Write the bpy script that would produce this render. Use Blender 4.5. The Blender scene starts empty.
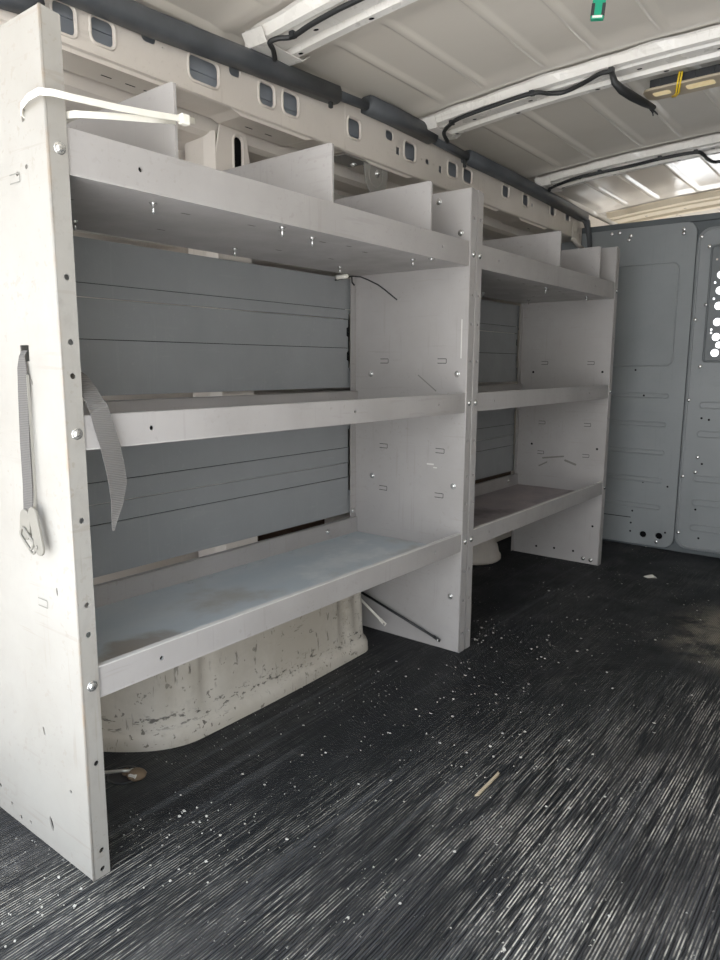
import bpy, bmesh, math, random
from mathutils import Vector, Matrix
random.seed(7)
S = bpy.context.scene
COL = S.collection
PI = math.pi

# ------------------------------------------------------------------ node materials
def srgb(h):
    h = h.lstrip('#')
    out = []
    for i in (0, 2, 4):
        c = int(h[i:i+2], 16)/255
        out.append(c/12.92 if c <= .04045 else ((c+.055)/1.055)**2.4)
    return tuple(out)+(1,)

class NT:
    def __init__(s, name):
        s.m = bpy.data.materials.new(name); s.m.use_nodes = True
        s.t = s.m.node_tree; s.t.nodes.clear()
        s.out = s.n('ShaderNodeOutputMaterial'); s.b = s.n('ShaderNodeBsdfPrincipled')
        s.l(s.b.outputs[0], s.out.inputs[0])
        s.co = s.n('ShaderNodeTexCoord').outputs['Object']
    def n(s, ty, **k):
        o = s.t.nodes.new(ty)
        for a, v in k.items(): setattr(o, a, v)
        return o
    def l(s, a, b): s.t.links.new(a, b)
    def noise(s, scale=5, detail=4, rough=.55, stretch=(1, 1, 1), off=(0, 0, 0), rot=(0, 0, 0)):
        mp = s.n('ShaderNodeMapping'); mp.inputs['Scale'].default_value = stretch
        mp.inputs['Location'].default_value = off; mp.inputs['Rotation'].default_value = rot
        s.l(s.co, mp.inputs[0])
        nz = s.n('ShaderNodeTexNoise'); nz.inputs['Scale'].default_value = scale
        nz.inputs['Detail'].default_value = detail; nz.inputs['Roughness'].default_value = rough
        s.l(mp.outputs[0], nz.inputs['Vector'])
        return nz.outputs['Fac']
    def ramp(s, x, a, b, va=0., vb=1.):
        r = s.n('ShaderNodeMapRange'); r.interpolation_type = 'SMOOTHSTEP'
        s.l(x, r.inputs[0])
        for i, v in zip((1, 2, 3, 4), (a, b, va, vb)): r.inputs[i].default_value = v
        return r.outputs[0]
    def math(s, op, a, b=None):
        o = s.n('ShaderNodeMath', operation=op)
        for i, v in enumerate((a, b)):
            if v is None: continue
            if isinstance(v, (int, float)): o.inputs[i].default_value = v
            else: s.l(v, o.inputs[i])
        return o.outputs[0]
    def mix(s, f, a, b):
        o = s.n('ShaderNodeMix', data_type='RGBA')
        for i, v in ((0, f), (6, a), (7, b)):
            if isinstance(v, (int, float)): o.inputs[i].default_value = v
            elif isinstance(v, tuple): o.inputs[i].default_value = v
            else: s.l(v, o.inputs[i])
        return o.outputs[2]
    def xyz(s):
        o = s.n('ShaderNodeSeparateXYZ'); s.l(s.co, o.inputs[0]); return o.outputs
    def set(s, col, rough=.5, metal=0., spec=.5, bump=None, bs=.2, bd=.002):
        for nm, v in (('Base Color', col), ('Roughness', rough), ('Metallic', metal), ('Specular IOR Level', spec)):
            i = s.b.inputs[nm]
            if isinstance(v, (int, float, tuple)): i.default_value = v
            else: s.l(v, i)
        if bump is not None:
            b = s.n('ShaderNodeBump'); b.inputs['Strength'].default_value = bs; b.inputs['Distance'].default_value = bd
            s.l(bump, b.inputs['Height']); s.l(b.outputs[0], s.b.inputs['Normal'])
        return s.m

def plain(name, col, rough=.5, metal=0., spec=.5):
    t = NT(name)
    n = t.noise(40, 3)
    c = t.mix(t.ramp(n, .3, .7, 0, .25), srgb(col), tuple(v*.75 for v in srgb(col)[:3])+(1,))
    return t.set(c, rough, metal, spec)

def paint(name, c1, c2, dirt, rough=.45, scratch=.5, speck=.5, patch=.3, bump=.12, spec=.5, fold=False):
    t = NT(name)
    big = t.noise(3.2, 6, .6)
    c = t.mix(t.ramp(big, .35, .68), srgb(c1), srgb(c2))
    pt = t.noise(7, 8, .7, off=(3, 1, 7))
    c = t.mix(t.ramp(pt, .55, .74, 0, patch), c, srgb(dirt))
    for i, (st, rt) in enumerate((((30, 30, 1.6), (0, .3, 0)), ((1.5, 34, 34), (.2, 0, .25)), ((24, 2, 24), (.1, .2, 0)))):
        f = t.noise(3.5, 3, .5, stretch=st, rot=rt, off=(i*3., i*5.1, 2.2))
        m = t.noise(4.5, 2, off=(9.+i, 4, 1))
        f = t.math('MULTIPLY', t.ramp(f, .615, .66), t.ramp(m, .46, .6))
        c = t.mix(t.math('MULTIPLY', f, scratch), c, srgb(dirt))
    sp = t.noise(95, 2, .5)
    m = t.noise(6, 3, off=(1, 8, 3))
    f = t.math('MULTIPLY', t.ramp(sp, .64, .69), t.ramp(m, .48, .62))
    c = t.mix(t.math('MULTIPLY', f, speck), c, srgb(dirt))
    if fold:                                             # wear along the front fold, grime on the flange, dust at the foot
        X = t.xyz()
        e = t.math('MULTIPLY', t.ramp(X[1], .0045, .0005, 0, 1), t.ramp(X[0], -.006, -.001, 0, 1))
        e = t.math('MULTIPLY', e, t.ramp(t.noise(9, 5, .6, (1, 1, 1.5)), .44, .66, 0, .55))
        c = t.mix(e, c, srgb('#94795c'))
        fl_ = t.math('MULTIPLY', t.ramp(X[0], -.004, -.001, 0, 1), t.ramp(t.noise(22, 6, .7, (1, 1, .7), (4, 4, 4)), .50, .66, 0, .55))
        zb_ = t.math('MULTIPLY', t.ramp(X[2], .78, .9, .35, 1.), t.ramp(X[2], .96, 1.0, 1, .15))
        c = t.mix(t.math('MULTIPLY', fl_, zb_), c, srgb('#6e6a66'))
    r = t.ramp(t.noise(14, 4), .3, .7, rough-.07, rough+.1)
    return t.set(c, r, 0, spec, t.noise(60, 3), bump, .001)

M = {}
M['shelf'] = paint('shelf grey paint', '#a29e9c', '#979390', '#6d665e', .42, .13, .22, .12)
M['shelf_near'] = paint('scuffed pale grey paint', '#95928c', '#8b8780', '#7b6f62', .42, .28, .4, .2, fold=True)
M['board'] = paint('grey backing board', '#8b8d8f', '#828486', '#a9a8a5', .5, .10, .15, .06)
M['body'] = paint('cream body paint', '#d8cfc5', '#cdc4ba', '#8b8070', .35, .12, .15, .12)
def mk_wheel():
    t = NT('dirty cream wheel arch paint')
    c = t.mix(t.ramp(t.noise(4, 7, .65), .35, .68), srgb('#cbc4b8'), srgb('#b3aa9b'))
    c = t.mix(t.ramp(t.noise(9, 8, .7, off=(3, 2, 1)), .52, .72, 0, .6), c, srgb('#8b8274'))
    z = t.xyz()[2]
    band = t.math('MULTIPLY', t.ramp(z, .030, .045), t.ramp(z, .058, .075, 1, 0))
    d = t.noise(10, 5, .65, (1, 4, 9), off=(2, 5, 0))
    c = t.mix(t.math('MULTIPLY', t.math('MULTIPLY', band, t.ramp(d, .54, .62)), .85), c, srgb('#2f2a26'))
    for i, (st, rt) in enumerate((((40, 40, 6), (.5, 0, 0)), ((40, 8, 50), (.2, 0, 0)), ((30, 22, 7), (-.8, .1, .2)))):
        f = t.noise(3.6, 3, .5, st, (i*4., 1, 3), rt)
        m = t.noise(5, 3, off=(2+i, 7, 3))
        c = t.mix(t.math('MULTIPLY', t.math('MULTIPLY', t.ramp(f, .63, .68), t.ramp(m, .47, .6)), .62), c, srgb('#3d3730'))
    sp = t.noise(55, 3, .6)
    c = t.mix(t.math('MULTIPLY', t.ramp(sp, .63, .68), t.ramp(z, .0, .2, .9, .4)), c, srgb('#4a433b'))
    low = t.ramp(z, .0, .03, .35, 0)
    c = t.mix(low, c, srgb('#8d8478'))
    return t.set(c, .5, 0, .4, t.noise(60, 3), .2, .001)
M['wheel'] = mk_wheel()
M['bow'] = paint('white roof bow paint', '#e6e2dc', '#dbd6ce', '#8f8676', .3, .15, .2, .10)
M['partition'] = paint('partition grey paint', '#84888a', '#7c8082', '#5b5e5e', .36, .08, .12, .06)
M['partition_dark'] = plain('partition seam', '#4a5053', .5)
M['bolt'] = plain('zinc bolt', '#d8d8d6', .25, .9)
M['hole'] = plain('dark hole', '#0c0d0e', .9, 0, .1)
M['slot'] = plain('slot edge', '#76746f', .8, 0, .2)
M['hem'] = plain('pale shelf edge', '#c4c2be', .4)
M['rub'] = plain('pale rub mark', '#cfccc6', .6)
M['black'] = plain('black rubber', '#17191b', .55)
M['blackwire'] = plain('black wire wrap', '#141516', .6)
M['white'] = plain('white plastic', '#eeeade', .4)
M['webbing_metal'] = plain('worn buckle metal', '#7d7a72', .5, .3)
M['bracket'] = plain('grey steel bracket', '#85827d', .45, .1)
M['green'] = plain('green plastic', '#0f8f6a', .35)
M['purple'] = plain('grey violet wire', '#8b86a8', .45)
M['yellow'] = plain('yellow wire', '#e0bb1e', .45)
M['wood'] = plain('pale splinter wood', '#b9a88c', .8)
M['paper'] = plain('white scrap', '#c9c6be', .8)
M['cavity_shade'] = plain('rail cavity shade', '#868b92', .6)
M['goldtrim'] = plain('cab headliner tan', '#cdbfa6', .8)
M['guard'] = plain('window guard grey', '#63686a', .45)
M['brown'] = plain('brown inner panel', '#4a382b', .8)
M['recess'] = paint('darkened inner skin', '#aaa69c', '#9f9b92', '#77736a')  # body cream greyed for the recess shade; right wall shares it
M['silver'] = plain('bright steel', '#c4c2bc', .3, .8)
M['rust'] = plain('rusty socket', '#6b5843', .8)

def mk_roof():
    t = NT('glossy cream roof paint')
    c = t.mix(t.ramp(t.noise(2.5, 5), .35, .65), srgb('#d8d0c4'), srgb('#cec6ba'))
    return t.set(c, .12, 0, .6, t.noise(18, 2), .03, .001)
M['roof'] = mk_roof()

def mk_duct():
    t = NT('black cable duct')
    c = t.mix(t.ramp(t.noise(9, 5), .3, .7), srgb('#383b3f'), srgb('#4b4e52'))
    return t.set(c, .5, 0, .4, t.noise(50, 3), .3, .001)
M['duct'] = mk_duct()

def mk_web():
    t = NT('grey woven webbing')
    x = t.xyz()
    w = t.math('SINE', t.math('MULTIPLY', x[2], 2600))
    c = t.mix(t.ramp(w, -1, 1), srgb('#4a4846'), srgb('#5f5c59'))
    c = t.mix(t.ramp(t.noise(30, 4), .4, .7, 0, .6), c, srgb('#545250'))
    return t.set(c, .85, 0, .2, w, .4, .0006)
M['web'] = mk_web()

def mk_pan(blue):
    t = NT('worn shelf pan')
    a, b, d, e = (srgb('#a9b4bb'), srgb('#b6bcbf'), srgb('#938878'), srgb('#cfd2d2')) if blue else (srgb('#94898a'), srgb('#80797a'), srgb('#4a4344'), srgb('#a89a99'))
    c = t.mix(t.ramp(t.noise(5, 7, .65, (1, .6, 1)), .35, .65), a, b)
    c = t.mix(t.ramp(t.noise(3.4, 8, .65, (1, .8, 1), (2.3, .3, 1)), .55, .68, 0, .75), c, e)
    p = t.noise(3.3, 7, .6, (1.2, .9, 1), (.6, 2.2, 0))
    c = t.mix(t.ramp(p, .56, .7, 0, .6 if blue else .95), c, d)
    if blue:
        x = t.xyz(); px_ = t.math('DIVIDE', t.math('ADD', x[0], .11), .085); py_ = t.math('DIVIDE', t.math('SUBTRACT', x[1], .17), .11)
        rr = t.math('ADD', t.math('ADD', t.math('MULTIPLY', px_, px_), t.math('MULTIPLY', py_, py_)), t.math('MULTIPLY', t.noise(14, 5, .6), 1.2))
        c = t.mix(t.ramp(rr, .75, 1.2, .75, 0), c, srgb('#86796a'))
    f = t.noise(3, 4, .6, (40, 3, 1), rot=(0, 0, .5)); m = t.noise(6, 2)
    c = t.mix(t.math('MULTIPLY', t.ramp(f, .64, .7), t.ramp(m, .5, .65, 0, .7)), c, e)
    return t.set(c, .45, 0, .5, t.noise(40, 3), .1, .001)
M['pan_blue'] = mk_pan(True); M['pan_red'] = mk_pan(False)

def mk_floor():
    t = NT('ribbed black rubber mat')
    x = t.xyz()
    groove = t.ramp(x[2], -.0012, -.0003, 1, 0)
    top = t.ramp(x[2], -.0006, -.0001, 0, 1)
    diag = t.math('SUBTRACT', x[0], t.math('MULTIPLY', x[1], .45))
    near = t.math('MAXIMUM', t.ramp(diag, -.24, .40, .12, 1.), t.ramp(x[1], -.05, .28, .85, 0))
    base = t.mix(t.ramp(t.noise(2.2, 6, .6), .35, .7), srgb('#0d0f12'), srgb('#131518'))
    # one running number per rib, so wear follows single ribs and grooves
    idx = t.math('FLOOR', t.math('DIVIDE', t.math('ADD', x[0], .47), .0046))
    def ribnoise(ysc, k, detail=3, rough=.6, off=0.):
        v = t.n('ShaderNodeCombineXYZ'); t.l(t.math('MULTIPLY', idx, k), v.inputs[0]); t.l(t.math('MULTIPLY', x[1], ysc), v.inputs[1]); v.inputs[2].default_value = off
        nz = t.n('ShaderNodeTexNoise'); nz.inputs['Scale'].default_value = 1; nz.inputs['Detail'].default_value = detail; nz.inputs['Roughness'].default_value = rough
        t.l(v.outputs[0], nz.inputs['Vector']); return nz.outputs['Fac']
    band = t.ramp(t.noise(3, 5, .6, (4, .25, 1), (3, 9, 0)), .36, .62, .22, 1)
    blot = t.ramp(t.noise(3.2, 5, .65, (1.5, .8, 1), (1, 4, 0)), .38, .60, .12, 1)
    sc = t.math('MULTIPLY', t.math('MULTIPLY', t.ramp(ribnoise(3, .83, 4, .6, 2.), .34, .64), band), t.math('MULTIPLY', top, near))
    c = t.mix(t.math('MULTIPLY', sc, .42), base, srgb('#57575a'))
    d1 = t.ramp(ribnoise(7, .71, 3, .6, 7.), .42, .58)
    d2 = t.ramp(ribnoise(60, 1.7, 3, .6, 11.), .34, .55, .25, 1)
    d = t.math('MULTIPLY', t.math('MULTIPLY', t.math('MULTIPLY', d1, d2), blot), t.math('MULTIPLY', groove, near))
    c = t.mix(d, c, srgb('#e2ddd2'))
    # long smooth streaks where the ribs are worn flat
    stv = t.math('MULTIPLY', t.ramp(t.noise(7, 3, .5, (5, .12, 1), (8, 3, 0)), .60, .70, 0, .4), t.ramp(x[1], 0, 2.2, 1, .5))
    c = t.mix(stv, c, srgb('#4a4b4e'))
    # beige dust patch further in
    px_ = t.math('DIVIDE', t.math('SUBTRACT', x[0], .55), .22); py_ = t.math('DIVIDE', t.math('SUBTRACT', x[1], 1.66), .34)
    rr = t.math('ADD', t.math('MULTIPLY', px_, px_), t.math('MULTIPLY', py_, py_))
    pm = t.math('MULTIPLY', t.ramp(rr, 0, 1, .75, 0), t.math('MULTIPLY', t.ramp(t.noise(9, 6, .7), .40, .60), t.math('ADD', t.math('MULTIPLY', groove, .6), .4)))
    c = t.mix(pm, c, srgb('#a79c8a'))
    haze = t.ramp(t.noise(2.4, 6, .65, (1.8, .6, 1), (5, 8, 0)), .5, .72, 0, .12)
    c = t.mix(t.math('MULTIPLY', haze, t.ramp(x[1], 0, 2.4, 1, .5)), c, srgb('#6e6b68'))
    fl = t.math('MULTIPLY', t.ramp(t.noise(150, 2), .68, .72), t.ramp(t.noise(5, 3, off=(2, 2, 2)), .48, .6))
    c = t.mix(fl, c, srgb('#d6d3ca'))
    return t.set(c, t.ramp(t.noise(6, 4), .3, .7, .5, .68), 0, .45)
M['floor'] = mk_floor()

def mk_ground():
    t = NT('pale concrete')
    c = t.mix(t.ramp(t.noise(1.5, 8), .35, .65), srgb('#d2cfca'), srgb('#c4c0ba'))
    return t.set(c, .9)
M['ground'] = mk_ground()

def mk_lens():
    t = NT('warm lamp lens')
    c = t.mix(t.ramp(t.noise(30, 2), .3, .7), srgb('#f1dfb4'), srgb('#e2c98f'))
    m = t.set(c, .2)
    t.b.inputs['Emission Color'].default_value = srgb('#ffe3a8'); t.b.inputs['Emission Strength'].default_value = .25
    return m
M['lens'] = mk_lens()

# ------------------------------------------------------------------ mesh helpers
def link(name, me, mats, parent=None, smooth=False):
    o = bpy.data.objects.new(name, me); COL.objects.link(o)
    if not isinstance(mats, (list, tuple)): mats = [mats]
    if not me.materials:
        for m in mats: me.materials.append(m)
    if parent is not None: o.parent = parent
    return o

def tag(o, label=None, cat=None, group=None, kind=None):
    for k, v in (('label', label), ('category', cat), ('group', group), ('kind', kind)):
        if v: o[k] = v
    return o

def empty(name, loc=(0, 0, 0)):
    o = bpy.data.objects.new(name, None); COL.objects.link(o); o.location = loc
    o.empty_display_size = .05
    return o

def rrect(cx, cy, w, h, r=.004, n=5, rot=0., skew=0.):
    r = min(r, w/2-1e-5, h/2-1e-5); pts = []
    for qx, qy, a0 in ((1, 1, 0), (-1, 1, 90), (-1, -1, 180), (1, -1, 270)):
        for i in range(n+1):
            a = math.radians(a0+90*i/n)
            pts.append((qx*(w/2-r)+r*math.cos(a), qy*(h/2-r)+r*math.sin(a)))
    c, s = math.cos(rot), math.sin(rot)
    return [(cx+(x+skew*y)*c-y*s, cy+(x+skew*y)*s+y*c) for x, y in pts]

def disc(cx, cy, r, n=14, ry=None, rot=0):
    ry = ry or r; c, s = math.cos(rot), math.sin(rot)
    return [(cx+r*math.cos(a)*c-ry*math.sin(a)*s, cy+r*math.cos(a)*s+ry*math.sin(a)*c) for a in [2*PI*i/n for i in range(n)]]

AX = {'xz': lambda u, v, w: (u, w, v), 'yz': lambda u, v, w: (w, u, v), 'xy': lambda u, v, w: (u, v, w)}

class MB:
    """collects solids; build() links them as one mesh"""
    def __init__(s): s.bm = bmesh.new()
    def _add(s, vs, fs, mi=0, smooth=False):
        bv = [s.bm.verts.new(v) for v in vs]
        for f in fs:
            try:
                q = s.bm.faces.new([bv[i] for i in f]); q.material_index = mi; q.smooth = smooth
            except ValueError: pass
        return s
    def box(s, x0, x1, y0, y1, z0, z1, mi=0, bev=0.):
        if bev <= 0:
            vs = [(x, y, z) for x in (x0, x1) for y in (y0, y1) for z in (z0, z1)]
            return s._add(vs, [(0, 1, 3, 2), (4, 6, 7, 5), (0, 4, 5, 1), (2, 3, 7, 6), (0, 2, 6, 4), (1, 5, 7, 3)], mi)
        b = bmesh.new(); bmesh.ops.create_cube(b, size=1)
        for v in b.verts: v.co = ((x0+x1)/2+v.co.x*(x1-x0), (y0+y1)/2+v.co.y*(y1-y0), (z0+z1)/2+v.co.z*(z1-z0))
        bmesh.ops.bevel(b, geom=b.edges[:], offset=bev, segments=2, affect='EDGES', profile=.6)
        return s.merge(b, mi)
    def merge(s, b, mi=None, mat=None):
        b.verts.ensure_lookup_table(); b.verts.index_update()
        vs = [(mat @ v.co if mat else v.co.copy()) for v in b.verts]
        bv = [s.bm.verts.new(v) for v in vs]
        for f in b.faces:
            try:
                q = s.bm.faces.new([bv[v.index] for v in f.verts]); q.material_index = f.material_index if mi is None else mi; q.smooth = f.smooth
            except ValueError: pass
        b.free(); return s
    def prism(s, pts, ax, w0, w1, mi=0, smooth=False):
        """closed polygon in plane ax extruded from w0 to w1"""
        n = len(pts); F = AX[ax]
        vs = [F(u, v, w0) for u, v in pts]+[F(u, v, w1) for u, v in pts]
        fs = [(i, (i+1) % n, n+(i+1) % n, n+i) for i in range(n)]+[tuple(range(n))[::-1], tuple(range(n, 2*n))]
        return s._add(vs, fs, mi, smooth)
    def sheet(s, pts, ax, w0, w1, th=.0015, mi=0, smooth=False):
        """open polyline in plane ax, given thickness, extruded from w0 to w1"""
        off = []
        for i, p in enumerate(pts):
            a = Vector(pts[max(i-1, 0)]); b = Vector(pts[min(i+1, len(pts)-1)]); d = (b-a).normalized()
            off.append((p[0]-d.y*th, p[1]+d.x*th))
        return s.prism(list(pts)+off[::-1], ax, w0, w1, mi, smooth)
    def tube(s, path, r, n=8, mi=0, flat=None, up=(0, 0, 1), cap=True):
        """round (or flat=(w,h) rectangular-ish) tube along a path"""
        P = [Vector(p) for p in path]; rings = []; U = Vector(up)
        for i, p in enumerate(P):
            d = (P[min(i+1, len(P)-1)]-P[max(i-1, 0)]).normalized()
            a = d.cross(U)
            if a.length < 1e-4: a = d.cross(Vector((1, 0, 0)))
            a.normalize(); b = a.cross(d).normalized()
            rr = r[i] if isinstance(r, (list, tuple)) else r
            if flat:
                k = rr
                rings.append([p+a*u*k+b*v*k for u, v in rrect(0, 0, flat[0], flat[1], min(flat)*.3, 2)])
            else:
                rings.append([p+a*math.cos(t)*rr+b*math.sin(t)*rr for t in [2*PI*j/n for j in range(n)]])
        m = len(rings[0]); vs = [v for R in rings for v in R]; fs = []
        for i in range(len(rings)-1):
            for j in range(m): fs.append((i*m+j, i*m+(j+1) % m, (i+1)*m+(j+1) % m, (i+1)*m+j))
        if cap: fs += [tuple(range(m))[::-1], tuple(range((len(rings)-1)*m, len(rings)*m))]
        return s._add(vs, fs, mi, True)
    def ring(s, c, R, r, ax=(0, 0, 1), n=24, m=8, mi=0, a0=0., a1=2*PI):
        z = Vector(ax).normalized(); q = z.to_track_quat('Z', 'Y')
        full = abs(a1-a0-2*PI) < 1e-4
        P = [Vector(c)+q @ Vector((R*math.cos(a0+(a1-a0)*i/n), R*math.sin(a0+(a1-a0)*i/n), 0)) for i in range(n if full else n+1)]
        if full: P.append(P[0])
        return s.tube(P, r, m, mi, up=tuple(z), cap=not full)
    def lathe(s, prof, c, axis=(0, 0, 1), n=14, mi=0):
        q = Vector(axis).normalized().to_track_quat('Z', 'Y'); C0 = Vector(c); m = len(prof)
        vs = [C0+q @ Vector((r*math.cos(2*PI*j/n), r*math.sin(2*PI*j/n), z)) for r, z in prof for j in range(n)]
        fs = [(i*n+j, i*n+(j+1) % n, (i+1)*n+(j+1) % n, (i+1)*n+j) for i in range(m-1) for j in range(n)]
        fs += [tuple(range(n))[::-1], tuple(range((m-1)*n, m*n))]
        return s._add(vs, fs, mi, True)
    def plate(s, outline, holes, ax, w, th, mi=0, bev=0.):
        """flat plate with holes: filled 2D curve, mapped to plane ax at depth w"""
        cu = bpy.data.curves.new('tmp', 'CURVE'); cu.dimensions = '2D'; cu.fill_mode = 'BOTH'
        cu.extrude = max(th/2-bev, 1e-5); cu.bevel_depth = bev; cu.bevel_resolution = 1
        for poly in [outline]+list(holes):
            sp = cu.splines.new('POLY'); sp.points.add(len(poly)-1)
            for p, q in zip(sp.points, poly): p.co = (q[0], q[1], 0, 1)
            sp.use_cyclic_u = True
        ob = bpy.data.objects.new('tmp', cu); COL.objects.link(ob)
        bpy.context.view_layer.update()
        dg = bpy.context.evaluated_depsgraph_get()
        me = bpy.data.meshes.new_from_object(ob.evaluated_get(dg))
        b = bmesh.new(); b.from_mesh(me); F = AX[ax]
        for v in b.verts: v.co = F(v.co.x, v.co.y, w+v.co.z)
        for f in b.faces: f.smooth = False
        bmesh.ops.remove_doubles(b, verts=b.verts[:], dist=1e-5)
        bpy.data.objects.remove(ob); bpy.data.curves.remove(cu); bpy.data.meshes.remove(me)
        return s.merge(b, mi)
    def dot(s, c, r, axis, mi=1, ry=None, rot=0.):
        """small flat dark recess mark flush with a surface"""
        q = Vector(axis).normalized().to_track_quat('Z', 'Y'); C0 = Vector(c)
        return s._add([C0+q @ Vector((u, v, 0)) for u, v in disc(0, 0, r, 12, ry, rot)], [tuple(range(12))], mi)
    def build(s, name, mats, parent=None, bevel=0.):
        bmesh.ops.recalc_face_normals(s.bm, faces=s.bm.faces[:])
        me = bpy.data.meshes.new(name); s.bm.to_mesh(me); s.bm.free()
        o = link(name, me, mats, parent)
        return o

# ------------------------------------------------------------------ the van shell
YR, YF = -.46, 3.5        # rear edge, end of the cab
XL, XR = -.46, 1.30
def zb(x): return 1.43-.04*((x-.45)/.7)**2      # underside of the roof bows
def zs(x): return zb(x)+.032                    # roof skin

# floor: real ribs running along the van
p = .0046; n = int((XR+.02-XL)/p); prof = []
for i in range(n):
    x = XL-.01+i*p
    prof += [(x, 0.), (x+p*.50, 0.), (x+p*.60, -.0014), (x+p*.92, -.0014)]
prof += [(XL-.01+n*p, 0.)]
ys = [YR, 0., .6, 1.2, 1.8, 2.6]
bm = bmesh.new(); rows = []
for y in ys: rows.append([bm.verts.new((x, y, z)) for x, z in prof])
for a, b in zip(rows[:-1], rows[1:]):
    for i in range(len(prof)-1): bm.faces.new((a[i], a[i+1], b[i+1], b[i]))
me = bpy.data.meshes.new('floor'); bm.to_mesh(me); bm.free()
tag(link('floor', me, M['floor']), 'ribbed black rubber mat covering the van floor', kind='structure')
mb = MB(); mb.box(XL-.05, XR+.05, YR, 2.62, -.09, -.006); tag(mb.build('trim_1', M['body']), kind='structure')
mb = MB(); mb.box(-14, 14, -14, 14, -.75, -.7); tag(mb.build('ground', M['ground']), kind='structure')

# left wall
wall = [(-.47, -.02), (-.47, 1.222), (-.455, 1.235), (-.40, 1.239), (-.386, 1.247), (-.38, 1.2725), (-.38, 1.40), (-.34, 1.45)]
mb = MB(); mb.sheet(wall, 'xz', YR, YF, .003)
mb.box(-.47, -.462, YR, 2.6, .38, .44); mb.box(-.47, -.462, YR, 2.6, .78, .82)
tag(mb.build('wall_left', M['body']), 'cream painted van side wall behind the shelving', kind='structure')
# right wall
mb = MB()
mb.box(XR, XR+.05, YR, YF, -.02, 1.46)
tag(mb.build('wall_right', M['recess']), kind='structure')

# cab front with the windscreen opening
mb = MB(); mb.box(XL, XR, YF-.05, YF, -.1, .60); mb.box(XL, XR, YF-.05, YF, 1.22, 1.46); mb.box(XL, -.15, YF-.05, YF, .59, 1.23); mb.box(.6, XR, YF-.05, YF, .59, 1.23)
tag(mb.build('wall_cab', M['body']), kind='structure')
# roof skin with pressed swages between the bows
bays = [(-.46, .58), (.73, 1.225), (1.375, 1.99), (2.14, 2.73), (2.93, 3.5)]
swx = [-.165, -.045, .115, .235, .38, .54, .70, .86, 1.02]
def swage(x, y):
    for i, (a, b) in enumerate(bays):
        if a < y < b:
            e = max(0, min(1, min((y-a)-.03, (b-y)-.03)/.03))
            z = 0
            for k, c in enumerate(swx):
                d = abs(x-c)
                if d < .013: z = max(z, min(1., (.013-d)/.007))
            return -.0055*max(z, 1-e)
    return 0.
bm = bmesh.new(); xs = []; x = XL+.06
while x < XR+.03:
    xs.append(x); x += .0045
ysr = []; y = -.46
while y <= 3.501:
    ysr.append(y); y += .02
rows = [[bm.verts.new((x, y, zs(x)+swage(x, y)-(.012 if x < -.30 else 0))) for x in xs] for y in ysr]
for a, b in zip(rows[:-1], rows[1:]):
    for i in range(len(xs)-1):
        f = bm.faces.new((a[i], b[i], b[i+1], a[i+1])); f.smooth = True
me = bpy.data.meshes.new('ceiling'); bm.to_mesh(me); bm.free()
tag(link('ceiling', me, M['roof']), 'glossy cream painted roof skin with pressed swages', kind='structure')

# roof bows (hat-section cross members)
def bow(yc, w, idx, mat):
    prof = [(-.5, .026), (-.44, .024), (-.40, .006), (-.30, .004), (-.27, .014), (-.22, .014), (-.19, .003), (.08, .003), (.11, .010), (.15, .010), (.18, -.003), (.32, -.003), (.35, .010), (.44, .012), (.48, .028), (.52, .029)]
    xs = [-.27+.02*i for i in range(79)]
    bm = bmesh.new(); rows = []
    for x in xs:
        wob = .004*math.sin(x*23+idx)+.003*math.sin(x*51+2*idx)
        end = .006 if x < -.25 else 0
        rows.append([bm.verts.new((x, yc+u*w+(wob if u < -.42 else 0), zb(x)+z+end)) for u, z in prof])
    for a, b in zip(rows[:-1], rows[1:]):
        for i in range(len(prof)-1):
            f = bm.faces.new((a[i], a[i+1], b[i+1], b[i])); f.material_index = 0
    # access holes punched in the flats: dark recesses
    for k, x in enumerate((-.205, -.13, -.02, .03, .19, .30, .35, .47, .55, .70)):
        u = (.25, -.02)[k % 2]; yy = yc+u*w; zz = zb(x)+(-.003 if u > .1 else .003)-.0006
        vs = [bm.verts.new((x+.0065*math.cos(t), yy+.0045*math.sin(t), zz)) for t in [2*PI*j/10 for j in range(10)]]
        f = bm.faces.new(vs); f.material_index = 1
    me = bpy.data.meshes.new('trim'); bm.to_mesh(me); bm.free()
    o = link('trim_%d' % idx, me, [mat, M['hole']])
    tag(o, None, kind='structure')
    # triangular end gusset
    return o
bow(.655, .135, 2, M['bow']); bow(1.30, .135, 3, M['bow']); bow(2.065, .135, 4, M['bow']); bow(2.86, .26, 5, M['goldtrim'])
for k, yc in enumerate((.655, 1.30, 2.065)):
    mb = MB()
    mb.sheet([(yc-.07, 1.412), (yc-.055, 1.388), (yc+.05, 1.384), (yc+.075, 1.400)], 'yz', -.272, -.215, .002)
    mb.box(-.272, -.268, yc-.06, yc+.06, 1.384, 1.43)
    mb.prism([(-.268, 1.388), (-.215, 1.388), (-.268, 1.425)], 'xz', yc+.055, yc+.058)
    tag(mb.build('trim_%d' % (6+k), M['bow']), kind='structure')

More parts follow.
